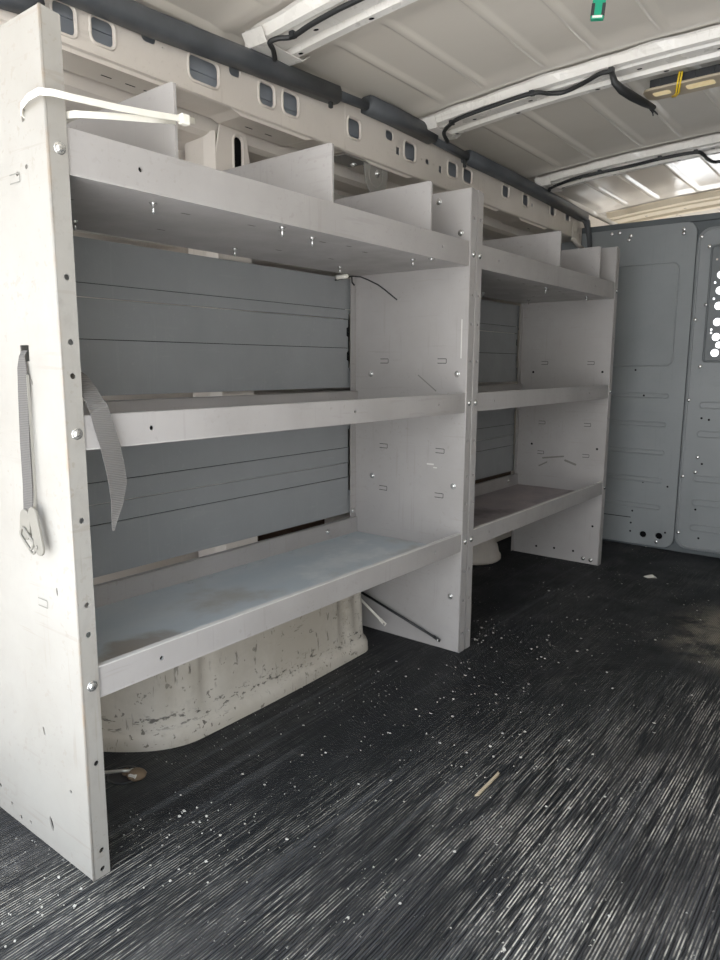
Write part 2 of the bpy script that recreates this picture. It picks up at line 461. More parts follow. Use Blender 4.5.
# side roof rail with its row of openings, in two lengths with a joint between
WIN = [(.205, 1.311, .040, .047, .009), (.276, 1.314, .044, .042, .01), (.401, 1.33, .006, .006, .003),
       (.498, 1.319, .074, .046, .012), (.67, 1.324, .046, .045, .011), (.745, 1.326, .05, .046, .011), (.974, 1.331, .05, .045, .011),
       (1.166, 1.322, .02, .022, .003), (1.223, 1.333, .056, .046, .011), (1.313, 1.326, .022, .016, .008), (1.282, 1.326, .006, .006, .003), (1.346, 1.326, .006, .006, .003),
       (1.384, 1.320, .02, .022, .003), (1.453, 1.334, .056, .042, .010), (1.544, 1.334, .056, .040, .010), (1.806, 1.337, .05, .038, .01),
       (1.964, 1.336, .05, .038, .01), (2.024, 1.330, .018, .014, .003), (2.205, 1.341, .05, .036, .01), (2.355, 1.343, .05, .036, .01)]
NOTCH = [(.371, 1.340, .034, .026, .01), (.579, 1.345, .032, .026, .01), (1.125, 1.352, .036, .026, .01)]
XRL = -.29
for k, (a, b) in enumerate(((YR, .936), (.939, YF))):
    mb = MB()
    holes = [rrect(*h[:4], h[4], 4) for h in WIN+NOTCH if a+.02 < h[0] < b-.02]
    mb.plate([(a, 1.274), (b, 1.274), (b, 1.385), (a, 1.385)], holes, 'yz', XRL, .004, 0, .0016)
    # rolled rims around the larger openings
    for h in WIN:
        if a+.02 < h[0] < b-.02 and h[2] > .035:
            P = rrect(h[0], h[1], h[2]+.004, h[3]+.004, h[4]+.002, 4); P.append(P[0])
            mb.tube([(XRL+.002, y, z) for y, z in P], .0030, 6, 0, up=(1, 0, 0), cap=False)
    # stepped underside
    mb.sheet([(XRL+.001, 1.285), (XRL+.001, 1.276), (XRL-.003, 1.2725), (-.372, 1.2725)], 'xz', a, b, .0015)
    if k == 0: steps = ((-.3, .40), (.60, .80))
    else: steps = ((1.05, 1.22), (1.45, 1.75), (1.95, 2.15))
    for s0, s1 in steps:
        mb.prism([(s0-.03, 1.2725), (s0, 1.264), (s1, 1.264), (s1+.03, 1.2725)], 'yz', -.368, XRL-.004)
    for yy in (.31, .36, .40, .66, .72, 1.12, 1.5, 1.9, 2.1):
        if a < yy < b: mb._add([(-.335+u, yy+v, 1.2632 if any(s0 <= yy <= s1 for s0, s1 in steps) else 1.2718) for u, v in rrect(0, 0, .004, .022, .0015, 2)], [tuple(range(12))], 1)
    tag(mb.build('trim_%d' % (10+k), [M['body'], M['hole']]), kind='structure')
mb = MB(); mb.box(-.316, -.313, YR, 2.62, 1.278, 1.395)  # sheet added close behind the openings, cavity shade put into its grey
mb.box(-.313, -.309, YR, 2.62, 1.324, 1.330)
tag(mb.build('trim_12', M['cavity_shade']), kind='structure')

# body posts behind the shelves
def post(y, idx, slot=True):
    mb = MB()
    out = [(y-.05, .2), (y+.05, .2), (y+.05, 1.20), (y+.036, 1.268), (y-.036, 1.268), (y-.05, 1.20)]
    mb.plate(out, [rrect(y+.015, 1.208, .026, .088, .0125, 6)] if slot else [], 'yz', -.372, .004, 0, .0015)
    mb.sheet([(-.46, y-.062), (-.40, y-.060), (-.374, y-.048)], 'xy', .2, 1.25, .002)
    mb.sheet([(-.374, y+.048), (-.40, y+.060), (-.46, y+.062)], 'xy', .2, 1.25, .002)
    if slot:
        mb.box(-.385, -.383, y-.03, y+.04, 1.15, 1.262, 1)  # black sheet added behind the slot for the darkness inside
        P = rrect(y+.015, 1.208, .031, .093, .015, 6); P.append(P[0]); mb.tube([(-.370, a, b) for a, b in P], .003, 6, 0, up=(1, 0, 0), cap=False)
    tag(mb.build('trim_%d' % idx, [M['body'], M['hole']]), kind='structure')
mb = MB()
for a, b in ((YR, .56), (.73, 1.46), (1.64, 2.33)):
    mb.plate(rrect((a+b)/2, 1.115, b-a, .215, .02, 4), [], 'yz', -.452, .003, 0, .0008)  # sheets added with the shade of the wall recess in their grey
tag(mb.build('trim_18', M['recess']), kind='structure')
post(.645, 13); post(1.55, 14, False); post(2.42, 15, False)

# wheel arch
def arch(y0, y1, xin, zt, name, label, mat):
    L = y1-y0; bm = bmesh.new(); rows = []
    levels = [(0., 0.), (.020, .001), (.028, .004), (.032, .011), (.05, .0135), (zt*.45, .016), (zt*.75, .022), (zt*.90, .036), (zt*.97, .055), (zt, .085)]
    N = 110
    for z, ins in levels:
        row = []
        for i in range(N+1):
            t = i/N
            y = y0+ins*.6+(L-1.2*ins)*t
            a = min(t/.26, 1.); b = min((1-t)/.13, 1.)
            k = min(1-(1-a)**2.2, 1-(1-b)**2.6)
            bow_ = .012*math.sin(PI*t)
            x = -.46+(xin+.46-.012+bow_-ins)*max(k, 0)
            if .05 < z < zt*.9:                       # vertical pressings
                for c in (.21, .29, .80, .87):
                    d = abs(t-c)
                    if d < .026: x -= .010*math.cos(d/.026*PI/2)*min(1, (z-.03)/.05)
            row.append(bm.verts.new((x, y, z)))
        rows.append(row)
    for a, b in zip(rows[:-1], rows[1:]):
        for i in range(N):
            f = bm.faces.new((a[i], a[i+1], b[i+1], b[i])); f.smooth = True
    t0 = rows[-1]
    bm.faces.new(t0[::-1])
    me = bpy.data.meshes.new(name); bm.to_mesh(me); bm.free()
    return tag(link(name, me, mat), label, kind='structure')
arch(.13, 1.02, -.188, .262, 'trim_16', 'scuffed cream wheel arch below the near bottom shelf', M['wheel'])
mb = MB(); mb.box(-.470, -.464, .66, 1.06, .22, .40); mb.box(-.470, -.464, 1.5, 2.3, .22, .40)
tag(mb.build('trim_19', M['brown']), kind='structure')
# rounded filler housing low behind the far shelving unit
mb = MB(); mb.lathe([(.001, .0), (.105, .0), (.112, .006), (.112, .02), (.105, .028), (.098, .06), (.075, .10), (.04, .115), (.001, .118)], (-.43, 1.91, 0), n=28)
tag(mb.build('trim_17', M['body']), kind='structure')

# partition between load space and cab
PY = 2.52
mb = MB()
mb.plate([(XL, -.01), (XR, -.01), (XR, 1.325), (XL, 1.315)], [rrect(.42, .985, .38, .42, .02, 4)], 'xz', PY+.012, .006)
mb.box(-.30, XR, PY-.006, PY+.05, 1.298, 1.322, 0, .005)
fr = mb.build('wall_front', [M['partition_dark']]); tag(fr, 'grey steel partition closing off the cab', kind='structure')
def rib(mb, x0, x1, z, h=.018, y=PY-.0045):
    P = rrect((x0+x1)/2, z, x1-x0, h, h*.45, 4); P.append(P[0])
    mb.tube([(a, y, b) for a, b in P], .0026, 5, 0, up=(0, 1, 0), cap=False)
def bolts_on(mb, pts, y, r=.0078, mi=1):
    for a, b in pts: mb.lathe([(r, 0), (r, .002), (r*.7, .004), (.0005, .0048)], (a, y, b), (0, -1, 0), 10, mi)
mb = MB()
mb.plate(rrect(-.145, .655, .615, 1.286, .04, 6), [disc(.044, .053, .0165, 18), disc(.108, .055, .0165, 18)], 'xz', PY, .008, 0, .003)
P = rrect(-.12, .952, .46, .40, .025, 5); P.append(P[0])
mb.tube([(a, PY-.0045, b) for a, b in P], .0028, 6, 0, up=(0, 1, 0), cap=False)
for z in (.632, .516, .401, .286, .173): rib(mb, -.30, .104, z)
mb.box(-.3, -.01, PY-.0052, PY-.003, .118, .121, 2)
for a, b in ((.01, .632), (-.03, .735), (.03, .275), (.128, .265), (-.005, .148), (-.008, .096), (-.008, .06), (.132, .073)): mb.dot((a, PY-.0045, b), .0042, (0, -1, 0), 2)
for q in ((.044, .053), (.108, .055)): mb.dot((q[0], PY+.006, q[1]), .018, (0, -1, 0), 2)
bolts_on(mb, ((-.083, 1.269), (-.09, 1.254), (.117, 1.274), (.118, 1.259), (-.16, 1.284), (-.13, 1.285), (.10, .03)), PY-.004)
mb.build('panel', [M['partition'], M['bolt'], M['hole']], fr)
for a, b in ((-.087, 1.262), (.1175, 1.267)): pass
dr = MB()
dr.plate(rrect(.55, .645, .755, 1.245, .045, 6), [rrect(.42, .985, .37, .41, .012, 4)], 'xz', PY, .012, 0, .004)
P = rrect(.55, .645, .745, 1.235, .042, 6); P.append(P[0]); dr.tube([(a, PY-.006, b) for a, b in P], .004, 6, 0, up=(0, 1, 0), cap=False)
for z in (.601, .487, .31, .213, .11): rib(dr, .224, .88, z, .024, PY-.0065)
for a, b in ((.235, .55), (.262, .545), (.25, .37), (.24, .185), (.26, .07)): dr.dot((a, PY-.0066, b), .0045, (0, -1, 0), 2)
bolts_on(dr, ((.183, 1.239), (.183, .929), (.183, .619), (.183, .314), (.183, .082), (.214, .75), (.218, .984), (.214, 1.20), (.232, .395), (.228, .335)), PY-.006)
dr.build('door_panel', [M['partition'], M['bolt'], M['hole']], fr)
for x in (.1625,):
    mb = MB(); mb.box(x-.004, x+.004, PY-.002, PY+.012, .03, 1.27); mb.build('seam', M['partition_dark'], fr)
# perforated sheet over the door window: daylight shows through the holes
mb = MB(); holes = []
rows = [(.802, 0), (.832, .5), (.862, 0), (.918, 0), (.978, 0), (1.035, 0), (1.093, 0)]
for z, o in rows:
    for k in range(6): holes.append(disc(.263+o*.024+k*.056, z, .0145 if o == 0 else .012, 16))
for z in (.878, .89, 1.065, 1.005, 1.15):
    for k in range(6): holes.append(disc(.244+k*.056, z, .004, 8))
mb.plate(rrect(.42, .985, .40, .44, .012, 4), holes, 'xz', PY-.009, .003)
P = rrect(.42, .985, .39, .43, .01, 4); P.append(P[0]); mb.tube([(a, PY-.0105, b) for a, b in P], .004, 6, 0, up=(0, 1, 0), cap=False)
mb.build('window_guard', M['guard'], fr)

# ------------------------------------------------------------------ shelving units
def bolt_mesh(r=.0055, h=.004, shank=0.):
    m = MB()
    m.lathe([(r, 0), (r, h*.45), (r*.75, h*.85), (r*.3, h)], (0, 0, 0), n=10)
    m.lathe([(r*1.45, 0), (r*1.45, .0008), (r*1.2, .0011)], (0, 0, 0), n=12)
    if shank: m.lathe([(r*.5, 0), (r*.5, shank)], (0, 0, 0), n=8)
    bmesh.ops.recalc_face_normals(m.bm, faces=m.bm.faces[:])
    me = bpy.data.meshes.new('bolt'); m.bm.to_mesh(me); m.bm.free(); me.materials.append(M['bolt']); return me
BOLT, LONGBOLT = bolt_mesh(), bolt_mesh(.0042, .004, .016)
def put_bolt(loc, axis, parent, me=None):
    o = bpy.data.objects.new('bolt', me or BOLT); COL.objects.link(o); o.parent = parent
    o.location = loc; o.rotation_mode = 'QUATERNION'; o.rotation_quaternion = Vector(axis).to_track_quat('Z', 'Y')
    return o

D, HP0 = .35, 1.168
LIPS = ((.276, .323), (.634, .681), (.988, 1.045))
SLOTS = [(-.252, .761), (-.072, .761), (-.252, .532), (-.072, .532), (-.252, .415), (-.072, .415)]
def slot_mark(mb, x, z, y, mi=1):
    """lanced tab in the sheet: a thin C-shaped cut"""
    w, h, t = .026, .011, .0016
    for q in (rrect(x, z+h/2, w, t, .0006, 1), rrect(x, z-h/2, w, t, .0006, 1), rrect(x+w/2, z, t, h, .0006, 1)):
        mb._add([(a, y, b) for a, b in q], [tuple(range(len(q)))], mi)

def end_panel(root, y, side, mat, near=False):
    far = root.location.y > .5
    """side -1: seen from its outer face (web at y, flange inward); side +1: web at y, flange outward"""
    mb = MB(); HP = 1.177 if near else HP0
    holes = []
    out = [(-.002, 0), (-.002, HP), (-.24, HP), (-D, HP-.06), (-D, 0)]
    if near:
        holes = [rrect(-.092, .764, .024, .022, .001, 1)] + [disc(a, b, r, 10, ry, ro) for a, b, r, ry, ro in
                 ((-.112, .044, .012, .0045, 1.9), (-.115, .198, .007, .003, 1.9), (-.048, .124, .004, .0025, 0), (-.28, .043, .006, .004, 0), (-.241, .025, .004, .003, 0),
                  (-.213, .012, .005, .004, 0), (-.18, .017, .004, .003, 0), (-.049, .432, .006, .0025, 1.7), (-.078, .725, .005, .002, 1.7), (-.054, 1.0, .0035, .003, 0),
                  (-.078, .995, .004, .003, 0))] + [rrect(-.054, 1.062, .008, .016, .002, 2)]
        out = [(-.002, 0), (-.002, HP), (-.30, HP), (-D, HP-.04), (-D, 0)]
    mb.plate(out, holes, 'xz', y+.001, .002)
    f0, f1 = y+.001, y+.0265
    fh = [disc(y+.015, z, .0042, 10) for z in ((.012, .042, .181, .376, .419, .539, .734, .778, .86) if near else (.05, .14, .22, .40, .47, .56, .76, .85, .92, 1.1))]
    mb.plate([(f0, 0), (f1, 0), (f1, HP-.004), (f0, HP)], fh, 'yz', 0, .0022)
    mb.box(-.0065, -.001, f1-.0015, f1, 0.004, HP-.006)                     # hem
    mb.tube([(-.0008, y+.0012, .0), (-.0008, y+.0012, HP)], .0022, 8)        # rounded fold
    mb.box(-D, -D+.0015, y+.001 if side < 0 else y-.024, y+.026 if side < 0 else y+.001, .004, HP-.07)   # rear flange
    if not near:
        for x, z in SLOTS: slot_mark(mb, x, z, y-.0006)
        for x, z in ((-.297, .726), (-.027, .729), (-.29, .446), (-.03, .444), (-.03, .149), (-.252, .036), (-.177, .04), (-.1, .041)):
            if far: mb.dot((x, y-.0006, z), .0045, (0, -1, 0), 1)
    else:
        for x, z in ((-.085, .99), (-.09, .407)): slot_mark(mb, x, z, y-.0006, 2)
    if not near and not far:                                                 # pale rubbed marks
        for q in (rrect(-.017, .815, .003, .095, .001, 2), rrect(-.10, .495, .022, .004, .0015, 2), rrect(-.085, .487, .012, .003, .001, 2)): mb._add([(a, y-.0005, b) for a, b in q], [tuple(range(len(q)))], 3)
        mb._add([(a, y-.0005, b) for a, b in rrect(-.115, .705, .07, .003, .0012, 2, -.62)], [tuple(range(12))], 2)
    if far:                                                                  # dark rub marks above the bottom shelf
        for q in (rrect(-.20, .40, .09, .006, .003, 2, .15), rrect(-.13, .385, .05, .008, .003, 2, -.3), rrect(-.24, .37, .04, .005, .002, 2, .5)): mb._add([(a, y-.0005, b) for a, b in q], [tuple(range(len(q)))], 2)
    o = mb.build('end_panel', [mat, M['hole'], M['slot'], M['rub']], root)
    for z0, z1 in LIPS: put_bolt((.0012, y+.0155, (z0+z1)/2), (1, 0, 0), o)
    if not near and not far:
        for x, z in ((-.297, .726), (-.027, .729), (-.29, .446), (-.03, .444), (-.03, .149), (-.091, 1.147), (-.027, 1.067)): put_bolt((x, y, z), (0, -1, 0), o)
        for z in (.30, .66, .34): put_bolt((-D+.002, y-.012, z), (1, 0, 0), o)
    if not near and far:
        for x, z in ((-.06, .018), (-.03, .016)): put_bolt((x, y, z), (0, -1, 0), o)
    return o

def shelf(root, y0, y1, z0, z1, mat, pan=None, dots=(), hole_y=()):
    mb = MB()
    hs = [rrect(-.325, yy, .006, .016, .003, 3) for yy in hole_y]
    mb.plate([(-D+.006, y0), (-.004, y0), (-.004, y1), (-D+.006, y1)], hs, 'xy', z0+.0015, .002, 1 if pan else 0)
    lh = [disc(yy, (z0+z1)/2, .0038, 10) for yy in dots]
    mb.plate([(y0, z0), (y1, z0), (y1, z1), (y0, z1)], lh, 'yz', -.003, .002)
    mb.tube([(-.0035, y0, z0+.0015), (-.0035, y1, z0+.0015)], .0016, 8)
    mb.box(-.012, -.0018, y0, y1, z1-.0018, z1+.0002, 4 if z0 < .3 else 0, .0006)  # top edge, paler on the bottom shelf
    mb.box(-D+.006, -D+.0085, y0, y1, z0, z1-.002)
    mb.box(-D-.002, -D+.0085, y0, y1, z1-.003, z1-.001)
    for yy in dots: mb.dot((-.0065, yy, (z0+z1)/2), .0042, (1, 0, 0), 2)
    if z0 > .9:
        for a0, b0 in ((-.075, .27), (-.06, .40), (-.055, .47), (-.07, .60), (-.06, .67), (-.08, .75), (-.22, .33), (-.21, .62), (-.13, .10), (-.2, .78)):
            mb._add([(a, b, z0+.0003) for a, b in rrect(a0, b0, .006, .018, .002, 2)], [tuple(range(12))], 3)
    for yy in hole_y: mb._add([(a, b, z0-.0005) for a, b in rrect(-.325, yy, .008, .018, .004, 3)], [tuple(range(16))], 2)
    return mb.build('shelf', [mat, pan or mat, M['hole'], M['slot'], M['hem']], root)

def divider(root, y, z0=.992):
    mb = MB()
    mb.plate([(-.016, z0), (-.016, 1.152), (-.022, 1.156), (-.335, 1.152), (-.335, z0)], [], 'xz', y, .0016)
    mb.box(-.33, -.022, y-.0008, y+.016, z0-.0002, z0+.0014)
    mb.box(-.0185, -.0155, y-.0025, y+.0025, z0, 1.153)
    o = mb.build('divider', M['shelf'], root)
    return o

def back_board(root, y0, y1, z0, z1, seams, notch, mat):
    """horizontal boards with step seams; dark clip notch at the right edge"""
    mb = MB(); zz = [z0]+list(seams)+[z1]
    for i in range(len(zz)-1):
        a, b = zz[i]+(.0016 if i else 0), zz[i+1]
        out = [(y0, a), (y1, a), (y1, b), (y0, b)]
        if notch:                                                            # step the right edge in where the clip slot runs
            n0, n1 = notch
            right = [(y1, a)]
            for (q0, q1, dep) in ((n0, n1, .010), (n0+.018, n0+.046, .019), (n1-.062, n1-.034, .019)):
                pass
            lo, hi = max(a, n0), min(b, n1)
            if lo < hi:
                right = [(y1, a)]
                if lo > a: right += [(y1, lo)]
                right += [(y1-.010, lo)]
                for k0, k1 in ((n0+.018, n0+.046), (n1-.062, n1-.034)):
                    if lo < k0 and k1 < hi: right += [(y1-.010, k0), (y1-.017, k0+.004), (y1-.017, k1-.004), (y1-.010, k1)]
                right += [(y1-.010, hi)]
                if hi < b: right += [(y1, hi)]
                right += [(y1, b)]
            else: right = [(y1, a), (y1, b)]
            out = [(y0, a)]+right+[(y0, b)]
            # drop doubles
            out2 = []
            for q in out:
                if not out2 or (abs(q[0]-out2[-1][0])+abs(q[1]-out2[-1][1])) > 1e-6: out2.append(q)
            out = out2
        mb.plate(out, [], 'yz', -D-.010-(i % 2)*.0012, .003)
    for i, s in enumerate(seams):
        if i != 1: mb.box(-D-.0135, -D-.0125, y0, y1-.02, s-.004, s+.006, 1)
    if notch: mb.box(-D-.016, -D-.014, y1-.022, y1, notch[0]-.004, notch[1]+.004, 1)
    return mb.build('back_board', [mat, M['hole']], root)

def make_unit(y0, W, divs, label, near):
    root = empty('shelving_unit', (0, y0, 0))
    tag(root, label, 'shelving', 'steel shelving units along the left van wall')
    end_panel(root, 0, -1, M['shelf_near'] if near else M['shelf'], near)
    end_panel(root, W, 1, M['shelf'])
    sm = M['shelf']
    for k, (z0, z1) in enumerate(LIPS):
        pan = (M['pan_blue'] if near else M['pan_red']) if k == 0 else None
        s = shelf(root, .003, W-.0012, z0, z1, sm, pan, ((.136, .62, .938) if k == 1 else (.136, .938)) if near else (.124, .83), (.45, .505, .609, .665, .768, .985) if k == 0 and near else ())
        if k == 0: put_bolt((-D+.009, .93, .302), (1, 0, 0), s)
        if k == 2:
            for dy in divs:
                for x in (-.05, -.265): put_bolt((x, dy-.02 if x > -.1 else dy-.02, z0), (0, 0, -1), s, LONGBOLT)
            if near:
                put_bolt((-.025, .44, z0), (0, 0, -1), s, LONGBOLT); put_bolt((-.012, .909, z0), (0, 0, -1), s)
    for dy in divs: divider(root, dy)
    back_board(root, .005, W-.012, .689, .980, (.795, .872, .898), (.742, .887), M['board'])
    back_board(root, .005, W-.012, .334, .648, (.437, .478, .521), (.399, .573), M['board'])
    return root
make_unit(0, 1.062, (.21, .567, .91), 'grey steel shelving unit with blue-grey bottom shelf over the cream wheel arch', True)
make_unit(1.0935, 1.0205, (.555, .902), 'grey steel shelving unit with brown-stained bottom shelf beside the grey partition', False)

# ------------------------------------------------------------------ cable tie round the near panel and the first divider
mb = MB()
A = [(-.052, .012, 1.056), (-.052, -.002, 1.064), (-.045, -.006, 1.069), (-.02, -.010, 1.073), (.006, -.010, 1.0745), (.014, .004, 1.075), (.013, .03, 1.077), (.010, .09, 1.083), (.006, .15, 1.091), (.002, .20, 1.099), (0, .232, 1.1035)]
mb.tube(A, 1, flat=(.0016, .0085), up=(0, 0, 1))
B = [(.001, .196, 1.094), (.003, .15, 1.0845), (.003, .09, 1.073), (.000, .04, 1.063), (-.012, .028, 1.060), (-.03, .02, 1.058), (-.052, .012, 1.056)]
mb.tube(B, 1, flat=(.0016, .0085), up=(0, 0, 1))
t = mb.build('cable_tie', M['white']); tag(t, 'white plastic cable tie looped round the near shelving end panel and top divider', 'cable tie')
mb = MB(); mb.box(-.004, .006, .205, .219, 1.093, 1.107, 0, .0015); mb.build('head', M['white'], t)

# ------------------------------------------------------------------ cargo strap through the slot in the near end panel
st = empty('cargo_strap', (-.1, -.005, .49)); tag(st, 'grey webbing strap hanging through a slot in the near white end panel', 'strap')
def ribbon(pts, wvec, w, th=.0016):
    mb = MB(); P = [Vector(q) for q in pts]; vs = []; fs = []
    for i, q in enumerate(P):
        a = Vector(wvec[i] if isinstance(wvec, list) else wvec).normalized()*(w[i] if isinstance(w, list) else w)/2
        d = (P[min(i+1, len(P)-1)]-P[max(i-1, 0)]).normalized(); nrm = d.cross(a).normalized()*th/2
        vs += [q-a-nrm, q+a-nrm, q+a+nrm, q-a+nrm]
    for i in range(len(P)-1):
        for j in range(4): fs.append((4*i+j, 4*i+(j+1) % 4, 4*i+4+(j+1) % 4, 4*i+4+j))
    fs += [(0, 1, 2, 3), tuple(4*(len(P)-1)+k for k in (3, 2, 1, 0))]
    mb._add(vs, fs, 0, False); return mb
off = Vector(st.location)
def L(pts): return [Vector(q)-off for q in pts]
ribbon(L([(-.092, .010, .768), (-.092, .0, .767), (-.092, -.004, .760), (-.091, -.0055, .744), (-.093, -.006, .70), (-.095, -.007, .64), (-.096, -.007, .58), (-.096, -.009, .534)]), (1, .12, 0), [.011, .011, .012, .02, .0215, .0215, .0215, .0215]).build('webbing', M['web'], st)
o_ = ribbon(L([(-.080, -.0045, .735), (-.078, -.0055, .70), (-.077, -.006, .64), (-.075, -.0075, .58), (-.074, -.011, .548)]), (.25, 1, 0), .0035, .0014).build('webbing_fold', M['webbing_metal'], st)
# the tail comes out on the inside and lies over the middle shelf lip
tail = [(-.092, .010, .768), (-.06, .030, .752), (-.030, .0420, .732), (-.006, .0420, .712), (.003, .0430, .700), (.0075, .0465, .688), (.0085, .0515, .666), (.009, .0595, .638), (.009, .0655, .606), (.010, .0675, .585), (.013, .063, .561), (.015, .0555, .532), (.015, .0530, .520)]
wv = [(1, 0, .3), (0, .9, .2), (0, 1, .1), (0, 1, .15), (0, 1, .2), (.2, .9, .42), (.2, .95, .3), (.15, 1, .2), (.1, 1, .08), (.1, 1, 0), (.2, .95, -.3), (.3, .9, -.3), (.3, .9, -.2)]
ribbon(L(tail), wv, [.016, .020, .024, .025, .025, .026, .027, .028, .028, .027, .018, .007, .003]).build('webbing_tail', M['web'], st)
mb = MB()
for p0, p1 in (((-.110, -.009, .527), (-.120, -.012, .492)), ((-.094, -.009, .527), (-.094, -.013, .485))):
    pass
C0 = Vector((-.102, -.012, .508))-off
def cam_plate(x, z0, z1, w, y, lean):
    n = 10; pts = []
    for i in range(n+1):
        a = PI*i/n; pts.append((x+w/2*math.cos(a), z1-w/2+w/2*math.sin(a)))
    for i in range(n+1):
        a = PI+PI*i/n; pts.append((x+lean+w/2*math.cos(a), z0+w/2+w/2*math.sin(a)))
    return pts
ox, oy, oz = off
mb.plate([(a-ox, b-oz) for a, b in cam_plate(-.074, .486, .552, .021, 0, .012)], [], 'xz', -.0135-oy, .004, 0, .001)
mb.plate([(a-ox, b-oz) for a, b in cam_plate(-.102, .502, .545, .026, 0, -.003)], [], 'xz', -.010-oy, .005, 0, .001)
for k in range(2):
    P = rrect(-.096-ox, .498-oz+k*.007, .036, .016, .006, 4, -.6); P.append(P[0]); mb.tube([(a, -.011-k*.003-oy, b) for a, b in P], .0018, 6, 0, up=(0, 1, 0), cap=False)
mb.lathe([(.003, 0), (.003, .001), (.001, .002)], (-.066-ox, -.0156-oy, .497-oz), (0, -1, 0), 8)
bk = mb.build('buckle', M['webbing_metal'], st)

# ------------------------------------------------------------------ loose cable, brace rods
mb = MB()
mb.tube([(-.352, .975, .970), (-.33, .98, .973), (-.299, .98, .977), (-.27, .98, .973), (-.247, .98, .964), (-.215, .98, .950), (-.193, .98, .936), (-.156, .98, .910)], .0019, 7)
mb.tube([(-.30, .98, .977), (-.302, .985, .962), (-.30, .992, .955)], .0022, 7)
mb.lathe([(.006, 0), (.006, .03), (.003, .034)], (-.34, .968, .976), (1, .2, .05), 8, 1)
t = mb.build('cable', [M['black'], M['white']]); tag(t, 'thin black cable end poking out under the near top shelf', 'cable')
def rod(name, a, b, r, mat, label, cat, flatend=True):
    mb = MB(); A, B = Vector(a), Vector(b); d = (B-A).normalized()
    mb.tube([A, B-d*.02], r, 10)
    mb.tube([B-d*.022, B-d*.014, B], 1, flat=(r*2.6, r*1.1), up=(0, 1, 0))
    mb.lathe([(r*.9, 0), (r*.9, .004), (r*.4, .006)], B-d*.005+Vector((0, -r*.5, 0)), (0, -1, 0), 8, 1)
    o = mb.build(name, [mat, M['bolt']]); tag(o, label, cat); return o
rod('brace_rod', (-.318, 1.045, .108), (-.052, 1.052, .024), .0036, M['black'], 'black rod slanting down to the foot of the middle end panel', 'rod')
rod('brace_rod', (-.330, 1.0, .135), (-.203, 1.012, .044), .0036, M['white'], 'short white rod behind the cream wheel arch, beside the black rod', 'rod')

# ------------------------------------------------------------------ roof side duct
dt = empty('cable_duct', (-.27, 0, 1.36)); tag(dt, 'black padded cable duct running along the roof edge above the shelves', 'cable duct')
def sleeve(pts, w, h, name='sleeve'):
    mb = MB(); mb.tube([Vector(q)-Vector(dt.location) for q in pts], 1, flat=(w, h), up=(0, 0, 1)); return mb.build(name, M['duct'], dt)
sleeve([(-.268, -.40, 1.345), (-.268, .1, 1.347), (-.27, .35, 1.352), (-.272, .60, 1.366), (-.272, .88, 1.378)], .042, .040)
sleeve([(-.270, .86, 1.380), (-.270, 1.02, 1.388)], .02, .020, 'tube')
sleeve([(-.268, 1.0, 1.390), (-.268, 1.12, 1.391), (-.268, 1.30, 1.388)], .045, .040)
sleeve([(-.268, 1.29, 1.384), (-.268, 1.52, 1.376)], .022, .022, 'tube')
sleeve([(-.268, 1.50, 1.378), (-.268, 1.80, 1.376), (-.268, 2.15, 1.368), (-.268, 2.48, 1.358)], .042, .036)
mb = MB(); mb.tube([Vector(q)-Vector(dt.location) for q in ((-.268, 2.44, 1.362), (-.262, 2.50, 1.34), (-.25, 2.505, 1.28), (-.24, 2.50, 1.20))], [.012, .014, .011, .009], 8); mb.build('hose', M['duct'], dt)
sleeve([(-.278, -.05, 1.30), (-.278, .06, 1.301), (-.276, .125, 1.306), (-.274, .15, 1.322)], .03, .040)
for y in (.86, 1.49): 
    mb = MB(); mb.box(-.002, .006, y-.005, y+.005, -.016, .012, 0, .002); mb.build('clip', M['black'], dt)

# ------------------------------------------------------------------ wiring harnesses on the bows
def harness(pts, r, label, tail=None, ties=()):
    mb = MB(); P = [Vector(q) for q in pts]
    # resample smooth
    Q = []
    for i in range(len(P)-1):
        p0, p1, p2, p3 = P[max(i-1, 0)], P[i], P[i+1], P[min(i+2, len(P)-1)]
        for k in range(5):
            u = k/5; Q.append(.5*((2*p1)+(-p0+p2)*u+(2*p0-5*p1+4*p2-p3)*u*u+(-p0+3*p1-3*p2+p3)*u**3))
    Q.append(P[-1]); mb.tube(Q, r, 8)
    o = mb.build('wiring_harness', M['blackwire']); tag(o, label, 'wiring', 'wiring harnesses taped along the roof ribs')
    if tail:
        m2 = MB(); m2.tube(tail, [.006, .008, .010, .0105, .009, .006], 9)
        e = Vector(tail[-1]); d = (e-Vector(tail[-2])).normalized()
        for k in range(5):
            s_ = Vector((random.uniform(-.008, .008), random.uniform(-.006, .006), random.uniform(-.008, .008)))
            m2.tube([e-d*.02+s_*.4, e+d*.008+s_, e+d*.018+s_*1.5], .0016, 6)
        m2.build('frayed_end', M['blackwire'], o)
    for q in ties:
        m3 = MB(); m3.box(q[0]-.006, q[0]+.006, q[1]-.007, q[1]+.007, q[2]-.006, q[2]+.006, 0, .002); m3.build('clip', M['black'], o)
    return o
harness([(-.240, .648, 1.376), (-.219, .621, 1.381), (-.207, .600, 1.384), (-.188, .604, 1.388), (-.164, .619, 1.390), (-.113, .615, 1.396), (-.047, .612, 1.402), (.006, .613, 1.406), (.15, .612, 1.415), (.40, .60, 1.422)],
        .0052, 'black wiring harness taped along the roof rib nearest the rear', None, [(-.16, .617, 1.392)])
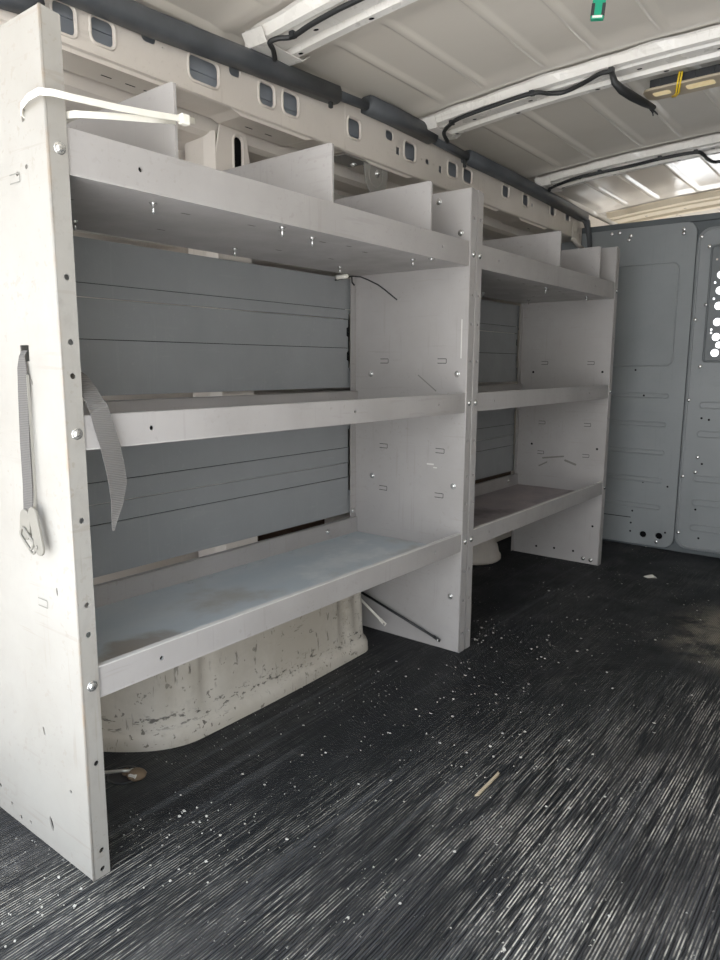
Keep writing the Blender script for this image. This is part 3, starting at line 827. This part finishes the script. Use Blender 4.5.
harness([(-.236, 1.335, 1.376), (-.217, 1.283, 1.384), (-.172, 1.245, 1.389), (-.135, 1.232, 1.393), (-.049, 1.231, 1.402), (.065, 1.229, 1.409), (.098, 1.258, 1.410), (.13, 1.274, 1.411), (.19, 1.254, 1.415), (.231, 1.233, 1.417), (.258, 1.234, 1.416)],
        .0055, 'black wiring harness with a frayed hanging end on the second roof rib', [(.256, 1.236, 1.416), (.262, 1.245, 1.395), (.273, 1.262, 1.382), (.284, 1.30, 1.377), (.299, 1.35, 1.372), (.310, 1.392, 1.370)], [(.065, 1.230, 1.410), (.258, 1.232, 1.418), (-.17, 1.245, 1.391)])
harness([(-.238, 2.055, 1.378), (-.226, 2.040, 1.384), (-.125, 2.006, 1.394), (-.039, 2.009, 1.401), (.061, 2.022, 1.409), (.155, 2.008, 1.413), (.257, 2.016, 1.417), (.275, 2.046, 1.415), (.28, 2.10, 1.410), (.30, 2.16, 1.414), (.42, 2.12, 1.420)],
        .0055, 'black wiring harness along the roof rib nearest the partition', None, [(-.04, 2.008, 1.403), (.155, 2.006, 1.415), (.26, 2.018, 1.419)])

# green plug hanging from two wires under the roof
mb = MB()
mb.box(-.011, .011, -.006, .006, -.040, 0, 0, .002); mb.box(-.0115, -.006, -.0065, .0065, -.034, -.010, 1); mb.box(.006, .0115, -.0065, .0065, -.034, -.010, 1)
mb.box(-.008, .008, -.0067, -.0055, -.038, -.034, 2)
g = mb.build('wire_connector', [M['green'], M['black'], M['white']]); g.location = (.357, .873, 1.404); g.rotation_euler = (0, .08, .36); g.scale = (1.05, 1.05, .85)
tag(g, 'small green plug hanging on wires from the roof skin', 'connector')
mb = MB(); mb.tube([(.002, 0, -.002), (.010, .0, .016), (.022, .0, .034), (.03, .0, .056)], .0016, 6); mb.tube([(.006, 0, -.002), (.015, 0, .014), (.028, 0, .032), (.036, 0, .056)], .0016, 6); mb.build('wire', M['purple'], g)

# dome light beside the second bow
dl = empty('dome_light', (.385, 1.405, 1.418)); tag(dl, 'long interior lamp with warm lenses half detached from the second roof rib', 'lamp'); dl.rotation_euler = (-.04, .0, -.02)
mb = MB(); mb.plate(rrect(.02, .0, .24, .066, .02, 5), [rrect(-.062, -.002, .042, .028, .008, 4), rrect(.025, -.002, .065, .032, .010, 4)], 'xy', -.012, .006, 0, .0025)
mb.build('bezel', plain('tan lamp bezel', '#a1937d', .5), dl)
mb = MB(); mb.box(-.085, .13, -.028, .026, -.009, .012, 0, .003)
for k in range(5): mb.box(-.07+.04*k, -.06+.04*k, -.031, -.027, -.006, .008, 0, .001)
mb.build('housing', M['black'], dl)
for x, w in ((-.062, .044), (.025, .067)):
    mb = MB(); mb.box(x-w/2, x+w/2, -.018, .014, -.0145, -.0095, 0, .002); mb.build('lens', M['lens'], dl)
for k in range(2):
    mb = MB(); mb.tube([(-.012+k*.006, -.045, .008), (-.016+k*.006, -.04, -.012), (-.026+k*.006, -.012, -.026), (-.042+k*.006, .020, -.021), (-.05+k*.006, .034, -.010)], .0021, 7); mb.build('wire', M['yellow'], dl)

# bracket bolted under the rail
br = empty('mounting_bracket', (-.33, 1.06, 1.27)); tag(br, 'grey steel bracket bolted under the roof rail above the near unit', 'bracket')
mb = MB()
mb.box(-.03, .035, -.115, .055, -.0045, -.002, 0, .0008)
out = [(-.030, -.002), (.075, -.002), (.072, -.03)]+[(.022+.046*math.cos(a), -.034+.046*math.sin(a)) for a in [-.1-PI*.9*i/10 for i in range(11)]]
mb.plate(out, [disc(.042, -.068, .005, 10)], 'yz', .030, .003, 0, .0008)
mb.ring((.032, .020, -.026), .030, .0016, (1, 0, 0))
mb.build('plate', [M['bracket'], M['hole']], br)
for q, a in (((.0, -.035, -.0045), (0, 0, -1)), ((.015, .0, -.0045), (0, 0, -1)), ((.032, .024, -.022), (1, 0, 0))): put_bolt(q, a, br).scale = (1.25, 1.25, 1.7)

# corner bracket by the partition
cb = MB()
cb.plate([(2.40, 1.27), (2.50, 1.24), (2.50, 1.335), (2.40, 1.335)], [disc(2.455, 1.305, .010, 12), disc(2.48, 1.29, .005, 10), disc(2.425, 1.29, .006, 10)], 'yz', -.283, .003, 0, .0008)
cb.tube([(-.28, 2.40, 1.262), (-.278, 2.45, 1.246), (-.272, 2.505, 1.232)], .008, 8)
o = cb.build('corner_bracket', M['body']); tag(o, 'cream corner bracket where the roof rail meets the partition', 'bracket')

# ------------------------------------------------------------------ floor: tie-down ring, litter
td = empty('tie_down_ring', (-.20, .185, 0)); tag(td, 'rusty tie-down ring in the floor mat behind the near end panel', 'tie-down ring')
mb = MB(); mb.lathe([(.030, 0), (.030, .0025), (.024, .003), (.020, .0012), (.001, .001)], (.0, 0, 0), n=20); mb.build('cup', M['black'], td)
mb = MB(); mb.lathe([(.016, 0), (.018, .005), (.012, .011), (.003, .012)], (.022, .012, .001), n=12); mb.lathe([(.007, 0), (.007, .008), (.003, .010)], (.0, .004, .002), n=6); mb.build('socket', M['rust'], td)
mb = MB(); mb.tube([(-.075, -.052, .004), (-.05, -.040, .006), (-.022, -.022, .009), (.0, -.004, .012), (.008, .006, .010), (.004, .016, .006)], .0030, 8); mb.build('ring', M['silver'], td)
mb = MB()
mb.prism([(.020, -.004), (.034, .0), (.032, .008), (.022, .004)], 'xy', .006, .012)
mb.build('flake', M['paper'], td)

mb = MB()
def chip(x, y, s):
    a = random.random()*PI; n = random.choice((3, 4, 5)); h = random.uniform(.0004, .0016)
    pts = [(x+s*random.uniform(.6, 1.2)*math.cos(a+2*PI*i/n), y+s*random.uniform(.4, 1.0)*math.sin(a+2*PI*i/n)) for i in range(n)]
    mb.prism(pts, 'xy', .0002, .0002+h)
for cx, cy, sx, sy, k in ((.10, .80, .07, .22, 60), (.30, .75, .10, .30, 60), (.12, 1.25, .1, .25, 35), (.02, .10, .06, .12, 26), (.45, 1.4, .25, .5, 50), (-.08, .62, .06, .3, 26), (.5, .55, .2, .2, 50), (.0, 1.9, .1, .4, 20), (-.02, 1.16, .03, .04, 20), (-.03, -.07, .04, .04, 20), (.0, .16, .04, .05, 20)):
    for _ in range(k):
        x, y = random.gauss(cx, sx), random.gauss(cy, sy)
        if x > -.1 and not (x < .05 and (-.008 < y < .05 or 1.04 < y < 1.14 or 2.08 < y < 2.17)): chip(x, y, random.choice((.0012, .0015, .002, .0026, .0036)))
tag(mb.build('paint_chips', M['paper']), 'white paint flecks scattered over the black ribbed mat', 'litter', kind='stuff')
mb = MB(); mb._add([(-.022, -.006, .004), (-.004, -.012, .002), (.02, -.008, .009), (.024, .003, .003), (.004, .010, .012), (-.016, .006, .001)], [(0, 1, 4, 5), (1, 2, 3, 4)])
o = mb.build('paper_scrap', M['paper']); o.location = (.202, 2.072, 0); tag(o, 'crumpled white scrap lying on the mat near the partition', 'scrap')
mb = MB(); mb.prism([(-.0035, -.045), (.002, -.040), (.0045, .042), (.0, .046)], 'xy', .0003, .003)
o = mb.build('wood_splinter', M['wood']); o.location = (.341, .575, 0); o.rotation_euler = (0, 0, .05); tag(o, 'pale wood splinter lying in the middle of the mat', 'splinter')

# ------------------------------------------------------------------ light
w = bpy.data.worlds.new('World'); S.world = w; w.use_nodes = True
nt = w.node_tree; nt.nodes.clear()
out = nt.nodes.new('ShaderNodeOutputWorld'); bg = nt.nodes.new('ShaderNodeBackground')
tc = nt.nodes.new('ShaderNodeTexCoord'); sp = nt.nodes.new('ShaderNodeSeparateXYZ'); mr = nt.nodes.new('ShaderNodeMapRange'); mx = nt.nodes.new('ShaderNodeMix'); mx.data_type = 'RGBA'
nt.links.new(tc.outputs['Generated'], sp.inputs[0]); nt.links.new(sp.outputs[2], mr.inputs[0]); mr.inputs[1].default_value = 0; mr.inputs[2].default_value = .7
mx.inputs[6].default_value = (.96, .985, 1, 1); mx.inputs[7].default_value = (.74, .88, 1.06, 1)
nt.links.new(mr.outputs[0], mx.inputs[0]); nt.links.new(mx.outputs[2], bg.inputs[0]); bg.inputs[1].default_value = 3.2
nt.links.new(bg.outputs[0], out.inputs[0])

def area(name, loc, target, sx, sy, e, col):
    l = bpy.data.lights.new(name, 'AREA'); l.shape = 'RECTANGLE'; l.size = sx; l.size_y = sy; l.energy = e; l.color = col
    o = bpy.data.objects.new(name, l); COL.objects.link(o); o.location = loc
    o.rotation_euler = (Vector(target)-Vector(loc)).to_track_quat('-Z', 'Y').to_euler(); return o
area('roof_fill', (.45, -1.0, -.2), (.35, .7, 1.43), 1.4, .8, 14, (.97, .985, 1))  # unseen fill lamp added to lift the ceiling and shelf undersides
area('rear_daylight', (.55, -1.25, .95), (.1, .6, .8), 1.7, 1.5, 13, (1, .985, .96))
sl = bpy.data.lights.new('sun', 'SUN'); sl.energy = 16; sl.angle = .03; sl.color = (1, .97, .93)
so = bpy.data.objects.new('sun', sl); COL.objects.link(so); so.rotation_euler = Vector((-.75, -.35, -.9)).to_track_quat('-Z', 'Y').to_euler()

# ------------------------------------------------------------------ camera
cam = bpy.data.cameras.new('Camera'); co = bpy.data.objects.new('Camera', cam); COL.objects.link(co); S.camera = co
yaw, pitch, roll = .6604, .1619, .0045
f = Vector((-math.sin(yaw)*math.cos(pitch), math.cos(yaw)*math.cos(pitch), -math.sin(pitch)))
r = Vector((math.cos(yaw), math.sin(yaw), 0)); u = r.cross(f)
c, s = math.cos(roll), math.sin(roll)
r2, u2 = c*r+s*u, -s*r+c*u
mat = Matrix((( r2.x, u2.x, -f.x), (r2.y, u2.y, -f.y), (r2.z, u2.z, -f.z))).to_4x4()
mat.translation = Vector((1.1656*.75, -.6564*.75, .75)); co.matrix_world = mat
cam.sensor_fit = 'HORIZONTAL'; cam.sensor_width = 36; cam.lens = 36*703.84/720; cam.clip_start = .02

S.view_settings.view_transform = 'Standard'
try: S.view_settings.look = 'None'
except Exception: pass
S.view_settings.exposure = .12
S.view_settings.gamma = 1.17
